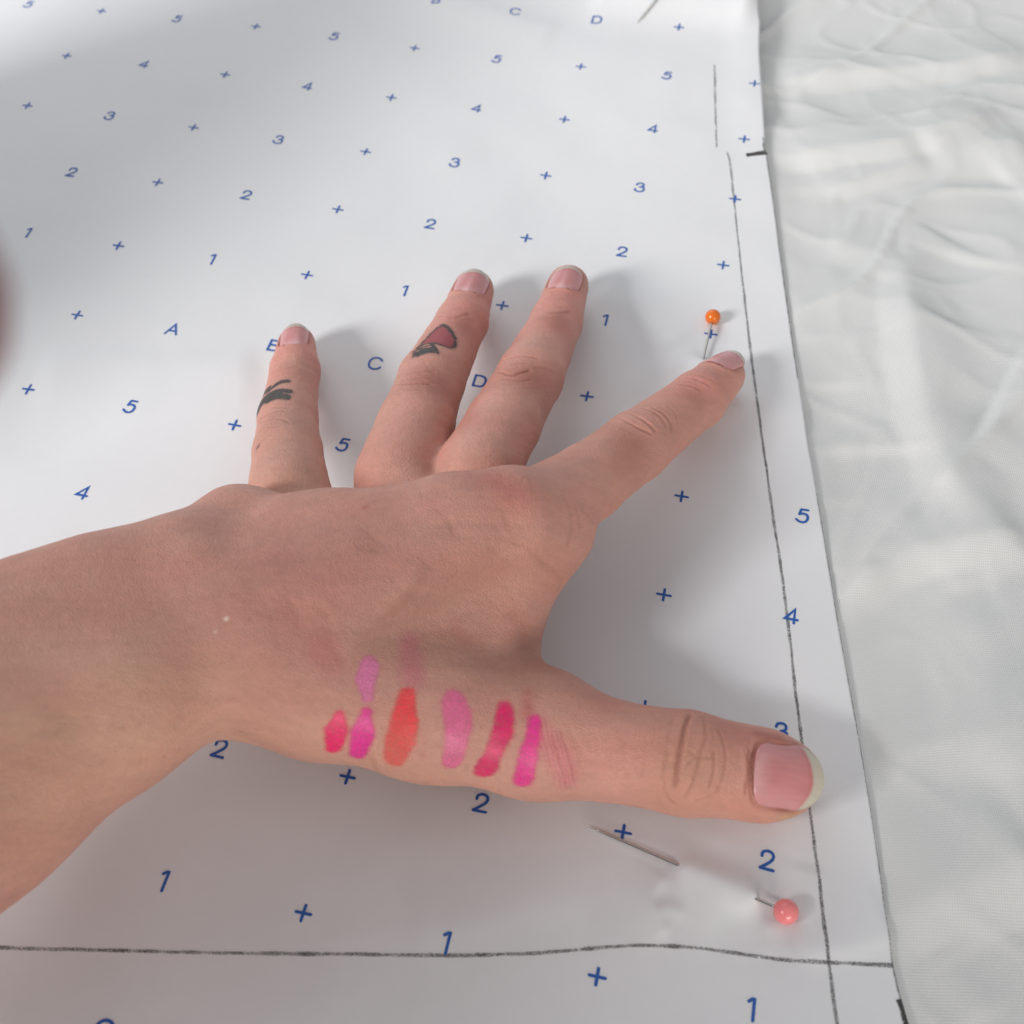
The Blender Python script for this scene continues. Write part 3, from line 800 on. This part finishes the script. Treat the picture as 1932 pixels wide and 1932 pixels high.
# soft tendons, veins and unevenness
for l_, h_, w_ in (([(960, 985), (800, 1080), (620, 1170)], .35, 3.0), ([(850, 990), (700, 1070), (560, 1150)], .5, 2.8), ([(700, 1010), (600, 1080), (500, 1130)], .35, 2.8),
                   ([(640, 1230), (730, 1150), (800, 1060)], .28, 1.6)):
    P = spline(np.array([skin_at(*q) for q in l_]), 2)
    idx = near(P, 8)
    d, r = poly3(P, idx)
    disp[idx] += 1.5 * h_ * np.clip(np.minimum(r, 1 - r) * 4, 0, 1) * np.exp(-(d / w_) ** 2)
disp += 0.10 * n3(V, 7.0, 41) + 0.045 * n3(V, 2.2, 43) + 0.022 * n3(V, 0.9, 45)
above = V[:, 2] > paper_h(V[:, 0], V[:, 1]) + 0.8
V += N * (disp * above)[:, None]
N = normals(V, F)

# --- skin colour; some tints stand in for light and shade
base = np.array([0.605, 0.305, 0.24])
COL = np.tile(base, (nv, 1))
def tint(px_list, r, rgb, a, soft=1.0):
    global COL
    P = np.array([skin_at(*q) for q in px_list])
    idx = near(P, r * 2.2)
    d, _ = poly3(P, idx)
    w = a * np.exp(-(d / r) ** 2)
    COL[idx] = COL[idx] * (1 - w[:, None]) + np.array(rgb) * w[:, None]
PINK, RED, BROWN = (.70, .29, .24), (.47, .15, .125), (.36, .185, .125)
for fn in ('pinky', 'ring', 'middle', 'index'):
    c = FING[fn]
    tint([q[:2] for q in c[:4]], 8.5, (.72, .345, .28), .75)  # fingers lightened in colour to make up for weak light on them
    tint([c[0][:2], c[1][:2]], 6.5, PINK, .75)
    tint([c[2][:2]], 5.6, (.42, .155, .115), .72)
    tint([c[1][:2]], 3.6, (.45, .165, .125), .5)
tint([(541, 900), (560, 830)], 7, (.54, .28, .2), .6)
tint([(1300, 800), (1150, 930)], 6, (.57, .28, .215), .6)
tint([(1380, 740), (1250, 880), (1130, 1010), (1060, 1090)], 5, (.58, .275, .21), .6)
tint([(1430, 1400), (1330, 1350)], 5, (.54, .19, .15), .6)
tint([(1400, 1500), (1250, 1430), (1100, 1400)], 10, (.70, .33, .265), .75)
tint([(870, 800), (925, 690), (945, 640)], 4, (.52, .20, .16), .5)
tint([(1040, 800), (1090, 690)], 4, (.54, .21, .17), .45)
tint([(1500, 1530), (1400, 1525), (1250, 1510)], 5, (.58, .28, .20), .5)
tint([(1300, 1440)], 7, (.48, .255, .165), .5)
tint([(930, 905), (965, 925)], 4.2, RED, .7)
tint([(700, 965), (690, 960)], 4.5, RED, .35)
tint([(690, 957)], 0.6, (.4, .08, .06), .8)
tint([(540, 1075), (600, 1110)], 10, (.47, .17, .145), .6)
tint([(700, 1140), (760, 1120)], 7, (.42, .26, .21), .4)
tint([(330, 1180), (420, 1210)], 10, (.49, .225, .175), .4)
tint([(380, 1350), (450, 1385), (600, 1400), (700, 1440), (900, 1480)], 7, (.71, .385, .29), .7)
tint([(640, 1180), (560, 1190)], 7, (.55, .25, .2), .3)
tint([(-60, 1400), (0, 1380), (100, 1440), (240, 1370)], 14, (.76, .425, .30), .8)  # lower forearm lightened, painting in the light it catches
tint([(480, 1130), (640, 1060), (820, 1080)], 15, (.47, .215, .17), .6)  # own reddish tan, darkened also for dimmer light on the hand back
tint([(560, 760), (545, 850), (575, 690)], 6, (.64, .34, .27), .6)  # lighter than the base tone, standing in for light on the little finger
tint([(40, 1140), (200, 1090)], 9, (.49, .235, .175), .4)
tint([(980, 1280), (1010, 1240)], 4, (.50, .24, .18), .5)
tint([(985, 1200)], 3.5, (.45, .21, .155), .5)
tint([(720, 1150), (850, 1200)], 9, (.53, .285, .22), .4)
tint([(1085, 525), (1096, 522)], 0.8, (.22, .07, .05), .7)
tint([(1430, 1385), (1470, 1395)], 1.2, (.35, .10, .08), .6)
tint([(1480, 1540), (1500, 1538)], 1.0, (.6, .40, .14), .6)
tint([(487, 843)], .75, (.14, .05, .03), .95)
tint([(702, 1043), (710, 1048)], .55, (.20, .10, .06), .85)
tint([(427, 1167)], .33, (.85, .7, .6), .9)
tint([(406, 1192)], .25, (.75, .6, .5), .7)
for _ in range(260):
    q = (random.uniform(380, 1100), random.uniform(1080, 1440))
    tint([q], random.uniform(.16, .32), (.40, .16, .11), random.uniform(.12, .42))
for _ in range(120):
    q = (random.uniform(0, 380), random.uniform(1100, 1500))
    tint([q], random.uniform(.2, .45), (.46, .19, .13) if random.random() < .5 else (.74, .44, .33), random.uniform(.1, .3))
mott = 0.5 * n3(V, 3.2, 51) + 0.5 * n3(V, 1.1, 53) + 0.35 * n3(V, 0.55, 55)
COL *= (1 + 0.085 * mott)[:, None]
COL[:, 0] *= 1 + 0.015 * n3(V, 9, 57)
COL[:, 1:] *= (1 - 0.05 * n3(V, 5, 59))[:, None]
COL = COL * (1 - 0.55 * crease_c[:, None]) + np.array([.27, .09, .06]) * (0.55 * crease_c[:, None])
COL = COL * (1 - 0.5 * fold[:, None]) + np.array([.42, .15, .11]) * (0.5 * fold[:, None])

def mat_skin():
    m, nt, b = material("skin", (0.5, 0.3, 0.2), 0.52)
    L = nt.links.new
    a = node(nt, "ShaderNodeAttribute", attribute_name="skin_colour")
    L(a.outputs["Color"], b.inputs["Base Color"])
    b.inputs["Subsurface Weight"].default_value = 0.16
    b.inputs["Subsurface Radius"].default_value = (1.0, 0.36, 0.18)
    b.inputs["Subsurface Scale"].default_value = 0.0016
    b.inputs["Specular IOR Level"].default_value = 0.42
    tc = node(nt, "ShaderNodeTexCoord")
    vo = node(nt, "ShaderNodeTexVoronoi", feature='DISTANCE_TO_EDGE'); vo.inputs["Scale"].default_value = 1500
    ns = node(nt, "ShaderNodeTexNoise"); ns.inputs["Scale"].default_value = 900; ns.inputs["Detail"].default_value = 4
    mp = node(nt, "ShaderNodeMapping"); mp.inputs["Scale"].default_value = (1, 1.9, 1.2); mp.inputs["Rotation"].default_value = (0, 0, .5)
    nz = node(nt, "ShaderNodeTexNoise"); nz.inputs["Scale"].default_value = 700; nz.inputs["Detail"].default_value = 2
    L(tc.outputs["Object"], nz.inputs["Vector"]); L(tc.outputs["Object"], ns.inputs["Vector"])
    mv = node(nt, "ShaderNodeMix", data_type='VECTOR'); mv.inputs[0].default_value = 0.0006
    L(tc.outputs["Object"], mv.inputs[4]); L(nz.outputs["Color"], mv.inputs[5])
    L(mv.outputs[1], mp.inputs["Vector"]); L(mp.outputs[0], vo.inputs["Vector"])
    mn = node(nt, "ShaderNodeMath", operation='MINIMUM'); mn.inputs[1].default_value = 0.22
    L(vo.outputs["Distance"], mn.inputs[0])
    ma = node(nt, "ShaderNodeMath", operation='MULTIPLY_ADD'); ma.inputs[1].default_value = 1.6
    L(mn.outputs[0], ma.inputs[0]); L(ns.outputs[0], ma.inputs[2])
    bp = node(nt, "ShaderNodeBump"); bp.inputs["Strength"].default_value = 0.85; bp.inputs["Distance"].default_value = 0.00018
    L(ma.outputs[0], bp.inputs["Height"]); L(bp.outputs[0], b.inputs["Normal"])
    return m
M_SKIN = mat_skin()

# drop the buried part of the forearm far outside the frame only for colour work; keep one continuous body
hand = new_mesh("person", V, F, M_SKIN)
ca = hand.data.attributes.new("skin_colour", 'FLOAT_COLOR', 'POINT')
ca.data.foreach_set("color", np.c_[np.clip(COL, 0, 1), np.ones(nv)].astype(np.float32).ravel())
tag(hand, "bare left forearm and hand spread flat on the paper, pink lipstick swatches on its side", "person")

# rolled sleeve, upper arm and chest, added unseen behind the picture to keep the daylight off the near left of the sheet
elbow, shoulder = np.array([-30, -332, 140.0]), np.array([-190, -510, 290.0])
sl = [(fore_end + np.array([4, 10, -5.]), elbow, 33, 50, 6), (elbow, shoulder, 52, 72, 10)]
M_SHIRT, _nt, _b = material("dark_knit", (0.06, 0.055, 0.06), 0.9)
_n = node(_nt, "ShaderNodeTexNoise"); _n.inputs["Scale"].default_value = 900
_bp = node(_nt, "ShaderNodeBump"); _bp.inputs["Distance"].default_value = 0.0004
_nt.links.new(_n.outputs[0], _bp.inputs["Height"]); _nt.links.new(_bp.outputs[0], _b.inputs["Normal"])
tl = [(np.array([60, -500, 400.]), np.array([60, -510, 90.]), 135, 140, 20)]
for nm_, pl in (("sleeve", sl), ("shirt", tl)):
    pp = np.array([q for p_ in pl for q in p_[:2]]); rr_ = max(p_[3] for p_ in pl) + 14
    Ds = field(pl, pp.min(0) - rr_, pp.max(0) + rr_, 6.0, 40.0)
    for e_ in ((0,), (-1,), (slice(None), 0), (slice(None), -1), (slice(None), slice(None), 0), (slice(None), slice(None), -1)): Ds[e_] = 9
    Vs, Fs_ = surface_nets(Ds, pp.min(0) - rr_, 6.0)
    new_mesh(nm_, Vs, Fs_, M_SHIRT, hand)

# nails
def mat_nail():
    m, nt, b = material("nail", (0.6, 0.33, 0.3), 0.26)
    L = nt.links.new
    a = node(nt, "ShaderNodeAttribute", attribute_name="nail_colour")
    L(a.outputs["Color"], b.inputs["Base Color"])
    b.inputs["Subsurface Weight"].default_value = 0.12
    b.inputs["Subsurface Radius"].default_value = (1.0, 0.4, 0.25)
    b.inputs["Subsurface Scale"].default_value = 0.0012
    b.inputs["Coat Weight"].default_value = 0.2; b.inputs["Coat Roughness"].default_value = 0.12
    return m
M_NAIL = mat_nail()
for fname, (p, t_, s_, n_, L, W, fe, Rn) in frames.items():
    nvv, nu = 44, 25
    q = np.linspace(0.004, 0.996, nvv); q = 0.5 - 0.5 * np.cos(np.pi * q)
    u = np.linspace(-1, 1, nu)
    Q, Uu = np.meshgrid(q, u, indexing='ij')
    v = (Q - 0.5) * L
    hw = np.minimum(half_width(Q, W), Rn * 0.97)
    s = hw * Uu
    h = np.sqrt(Rn ** 2 - s ** 2) - Rn - 0.006 * v * v - 0.06
    h += 0.012 * np.sin(s * 7.3 + 1.0) * (1 - np.abs(Uu)) - 0.10 * smooth(0.86, 1.0, np.abs(Uu))
    P = p + v[..., None] * t_ + s[..., None] * s_ + h[..., None] * n_
    ids = np.arange(nvv * nu).reshape(nvv, nu)
    Fq = np.stack([ids[:-1, :-1], ids[1:, :-1], ids[1:, 1:], ids[:-1, 1:]], -1).reshape(-1, 4)
    o = new_mesh("fingernail", P.reshape(-1, 3), Fq, M_NAIL, hand)
    o.data.update()
    nm = np.array(o.data.polygons[len(o.data.polygons) // 2].normal)
    if nm @ n_ < 0:
        o.data.flip_normals()
    md = o.modifiers.new("thickness", 'SOLIDIFY'); md.thickness = 0.00034; md.offset = -1
    bound = L / 2 - fe - 0.12 * W * Uu ** 2 + 0.10 * np.sin(Uu * 5)
    free = smooth(-0.35, 0.45, v - bound)
    pinkc = np.array([.62, .235, .235]) + 0.05 * smooth(0.1, 0.9, np.abs(Uu))[..., None] * np.array([.5, 1, 1]) + 0.02 * vnoise(s, v, 3.0, 62)[..., None] + (0.14 * smooth(0.30, 0.0, Q) * smooth(1, 0.4, np.abs(Uu)))[..., None] * np.array([.6, .9, .9])  # paler towards the base end, painting in the nail's highlight
    deep = smooth(1.2, 0.0, bound - v) * (1 - free)
    pinkc = pinkc * (1 - 0.25 * deep[..., None] * np.array([0.3, 1, 1]))
    freec = np.array([.58, .53, .43]) if fname == 'thumb' else np.array([.58, .50, .44])
    c = pinkc * (1 - free[..., None]) + freec * free[..., None]
    c = c * (1 + 0.05 * vnoise(s * 3, v * 0.5, 1.0, 61))[..., None]
    at_ = o.data.attributes.new("nail_colour", 'FLOAT_COLOR', 'POINT')
    at_.data.foreach_set("color", np.concatenate([c, np.ones(c.shape[:2] + (1,))], -1).astype(np.float32).ravel())
    if fname == 'thumb': o["label"] = "long broad thumbnail with a cream free edge"

# lipstick and tattoos: thin films on the skin
def mat_film(name, rough, streak):
    m, nt, b = material(name, (0.6, 0.1, 0.2), rough)
    L = nt.links.new
    a = node(nt, "ShaderNodeAttribute", attribute_name="film_colour")
    L(a.outputs["Color"], b.inputs["Base Color"])
    tc = node(nt, "ShaderNodeTexCoord")
    ns = node(nt, "ShaderNodeTexNoise"); ns.inputs["Scale"].default_value = 2600; ns.inputs["Detail"].default_value = 4
    L(tc.outputs["Object"], ns.inputs["Vector"])
    mr = node(nt, "ShaderNodeMapRange"); mr.inputs[1].default_value = 0.35; mr.inputs[2].default_value = 0.6
    mr.inputs[3].default_value = 1 - streak; mr.inputs[4].default_value = 1.0
    L(ns.outputs[0], mr.inputs[0])
    mu = node(nt, "ShaderNodeMath", operation='MULTIPLY')
    L(mr.outputs[0], mu.inputs[0]); L(a.outputs["Alpha"], mu.inputs[1]); L(mu.outputs[0], b.inputs["Alpha"])
    bp = node(nt, "ShaderNodeBump"); bp.inputs["Strength"].default_value = 0.3; bp.inputs["Distance"].default_value = 0.00008
    L(ns.outputs[0], bp.inputs["Height"]); L(bp.outputs[0], b.inputs["Normal"])
    return m
M_LIP, M_INKSKIN = mat_film("lipstick", 0.40, 0.42), mat_film("tattoo_ink", 0.5, 0.25)

def film(name, idx, alpha, rgb, lift, mat, label):
    full = np.zeros(nv); full[idx] = alpha
    full[N @ np.array([0.1, -0.5, 0.8]) < -0.75] = 0
    cfull = np.zeros((nv, 3)); cfull[idx] = rgb
    keep = np.flatnonzero((full[F] > 0.012).any(1))
    used, inv = np.unique(F[keep], return_inverse=True)
    o = new_mesh(name, V[used] + N[used] * lift, inv.reshape(-1, 4), mat, hand)
    rgbf = cfull[used]; miss = rgbf.sum(1) == 0
    rgbf[miss] = rgbf[~miss].mean(0)
    at_ = o.data.attributes.new("film_colour", 'FLOAT_COLOR', 'POINT')
    at_.data.foreach_set("color", np.c_[rgbf, np.clip(full[used], 0, 1)].astype(np.float32).ravel())
    o["label"] = label
    return o

SWATCH = [
    ("short hot pink lipstick swatch nearest the wrist", [((640, 1349), .8), ((636, 1376), 1.8), ((629, 1412), 1.2)], (1.0, .012, .17), .97),
    ("short magenta lipstick swatch", [((691, 1347), .9), ((684, 1380), 1.85), ((675, 1424), 1.2)], (.92, .03, .36), .94),
    ("broad coral red lipstick swatch, fading downwards", [((767, 1318), 1.5), ((764, 1360), 2.1), ((756, 1395), 2.4), ((742, 1432), 1.7)], (.95, .07, .085), .92),
    ("long soft rose pink lipstick swatch", [((856, 1325), 1.9), ((866, 1368), 2.35), ((852, 1438), 1.6)], (.93, .17, .40), .78),
    ("slanted deep raspberry lipstick swatch", [((953, 1342), 1.45), ((947, 1383), 1.65), ((914, 1452), 1.7)], (.84, .02, .165), .92),
    ("thin slanted fuchsia lipstick swatch", [((1009, 1362), 1.1), ((1000, 1416), 1.4), ((985, 1472), 1.55)], (.95, .04, .34), .9),
    ("pale smear of pink lipstick running towards the thumb", [((1018, 1366), 1.2), ((1046, 1415), 2.4), ((1072, 1470), 1.8)], (.85, .15, .30), .38),
    ("small red lipstick fleck above the fuchsia swatch", [((995, 1310), .6), ((995, 1348), .7)], (.66, .10, .13), .38),
    ("orchid pink lipstick swatch higher on the hand", [((697, 1258), 1.6), ((690, 1285), 1.75), ((694, 1312), .9)], (.88, .24, .50), .78),
    ("faint rubbed pink lipstick mark", [((772, 1214), 1.7), ((779, 1280), 1.9)], (.74, .20, .30), .34),
    ("very faint pink lipstick trace below the knuckles", [((858, 1190), 1.3), ((878, 1206), 1.2)], (.66, .19, .22), .18),
    ("blurred pale pink blush of old lipstick", [((610, 1225), 2.6), ((625, 1250), 2.4)], (.74, .24, .28), .22),
]
for i, (lab, pts_, rgb, a) in enumerate(SWATCH):
    P = np.array([skin_at(*q) for q, _ in pts_]); R_ = np.array([r for _, r in pts_])
    idx = near(P, R_.max() * 1.6 + 1)
    d, r = poly3(P, idx)
    rad = np.interp(r, np.linspace(0, 1, len(R_)), R_)
    edge = d - rad + 0.16 * n3(V[idx], 0.7, 71 + i) + 0.22 * n3(V[idx], 2.2, 91 + i)
    soft = 0.62 if a > .5 else 1.4
    al = a * smooth(soft, -soft, edge) * (1 - 0.16 * np.clip(n3(V[idx], 0.6, 81 + i), 0, 1))
    c = np.tile(np.array(rgb), (len(idx), 1)) * (1 + 0.12 * n3(V[idx], 0.7, 101 + i))[:, None]
    if i == 2:
        f = 0.7 * smooth(.15, 1.0, r)[:, None]; c = c * (1 - f) + np.array([.95, .17, .15]) * f; al *= 1 - .30 * f[:, 0]
    if i == 6:
        al *= 0.35 + 0.65 * smooth(-0.3, 0.8, np.sin((V[idx] @ np.array([1.0, .35, .2])) * 7.5 + 2.4 * n3(V[idx], 2.0, 7)))
    film("lipstick_swatch", idx, al, c, 0.035 + 0.008 * (i % 3), M_LIP, lab)

def strokes(lines, w):
    P0 = [np.array([skin_at(*q) for q in l_]) for l_ in lines]
    allp = np.concatenate(P0)
    idx = near(allp, 2.0)
    best = np.full(len(idx), 1e9)
    for P, ww in zip(P0, w):
        d, _ = poly3(spline(P, 2), idx); best = np.minimum(best, d - ww)
    return idx, best
# ring finger: a small spade, black outline round a pink body
OUTL = Z5([(1292, 692), (1340, 640), (1400, 575), (1462, 532), (1512, 560), (1546, 622), (1552, 668), (1530, 694), (1482, 682), (1430, 662), (1392, 655), (1340, 664), (1296, 694)])
LINES = [OUTL, Z5([(1462, 532), (1512, 560), (1546, 622)]), Z5([(1268, 716), (1320, 690), (1392, 668)]), Z5([(1268, 745), (1330, 722), (1430, 720)]), Z5([(1392, 660), (1412, 698), (1432, 722)]), Z5([(1320, 706), (1390, 690)]), Z5([(1300, 734), (1350, 712), (1405, 700)]), Z5([(1275, 728), (1320, 712)])]
idx, sd = strokes(LINES, [.28, .5, .3, .4, .36, .6, .62, .4])
# body fill: winding test in the plane of the outline
PO = np.array([skin_at(*q) for q in OUTL]); c0 = PO.mean(0)
_, _, vt = np.linalg.svd(PO - c0)
p2, q2 = (PO - c0) @ vt[:2].T, (V[idx] - c0) @ vt[:2].T
ins = np.zeros(len(idx), bool)
for a, b in zip(p2, np.roll(p2, -1, 0)):
    cnd = (a[1] > q2[:, 1]) != (b[1] > q2[:, 1])
    with np.errstate(divide='ignore', invalid='ignore'):
        xc = (b[0] - a[0]) * (q2[:, 1] - a[1]) / (b[1] - a[1]) + a[0]
    ins ^= cnd & (q2[:, 0] < xc)
line_a = 0.88 * smooth(0.28, -0.18, sd + 0.18 * n3(V[idx], .6, 131))
fill_a = 0.72 * ins
al = np.maximum(line_a, fill_a)
w = (line_a / np.maximum(line_a + fill_a * (1 - line_a), 1e-6))[:, None]
halo = 0.22 * smooth(0.9, 0.0, sd) * (1 - np.minimum(al * 2, 1))
c = np.array([.045, .055, .062]) * w + np.array([.43, .075, .105]) * (1 - w)
c = np.where((halo > al)[:, None], np.array([.20, .17, .15]), c)
film("tattoo", idx, np.maximum(al, halo), c, 0.03, M_INKSKIN, "small tattoo of a pink spade with black outline")
# little finger: a dark leafy sprig wrapping round the side
LINES = [Z5([(222, 1105), (240, 1060), (290, 1015), (335, 990)]), Z5([(228, 1060), (250, 1010), (290, 970)]), Z5([(290, 985), (330, 945), (370, 922), (418, 912)]),
         Z5([(320, 990), (360, 978), (428, 982)]), Z5([(290, 1040), (345, 1015), (408, 1018)]), Z5([(232, 1085), (290, 1020), (360, 1000)])]
idx, sd = strokes(LINES, [1.35, 1.0, .6, .8, 1.0, 1.0])
al = 0.85 * smooth(0.34, -0.22, sd + 0.22 * n3(V[idx], .7, 141))
halo = 0.2 * smooth(0.9, 0.0, sd)
c = np.where((halo > al)[:, None], np.array([.20, .18, .16]), np.array([.045, .06, .06]))
film("tattoo", idx, np.maximum(al, halo), c, 0.03, M_INKSKIN, "small dark tattoo of a leafy sprig")

# ---------------------------------------------------------------- the fingertip in front of the lens, far out of focus
d0 = ray(-322, 572)
tip = EYE + d0 * 40.0
left = -ROT[0]; back = -ROT[2]; upv = -ROT[1]
fp = [(tip, 4.9), (tip + left * 9 + back * 3, 5.6), (tip + left * 24 + back * 10, 6.8), (tip + left * 46 + back * 22, 7.8)]
pr2 = [(a[0], b[0], a[1], b[1], 1.5) for a, b in zip(fp[:-1], fp[1:])]
pp = np.array([a for a, _ in fp])
Df = field(pr2, pp.min(0) - 13, pp.max(0) + 13, 1.2)
for sl in ((0,), (-1,), (slice(None), 0), (slice(None), -1), (slice(None), slice(None), 0), (slice(None), slice(None), -1)): Df[sl] = 9
Vf, Ff = surface_nets(Df, pp.min(0) - 13, 1.2)
nn_ = normals(Vf, Ff)
if ((nn_ * (Vf - Vf.mean(0))).sum(1)).mean() < 0: Ff = Ff[:, ::-1]
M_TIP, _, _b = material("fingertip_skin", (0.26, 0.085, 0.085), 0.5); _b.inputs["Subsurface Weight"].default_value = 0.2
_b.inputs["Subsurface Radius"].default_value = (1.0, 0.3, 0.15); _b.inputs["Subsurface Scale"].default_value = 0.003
ft = new_mesh("fingertip", Vf, Ff, M_TIP)
tag(ft, "blurred dark pink fingertip reaching in at the left edge, close to the lens", "finger")
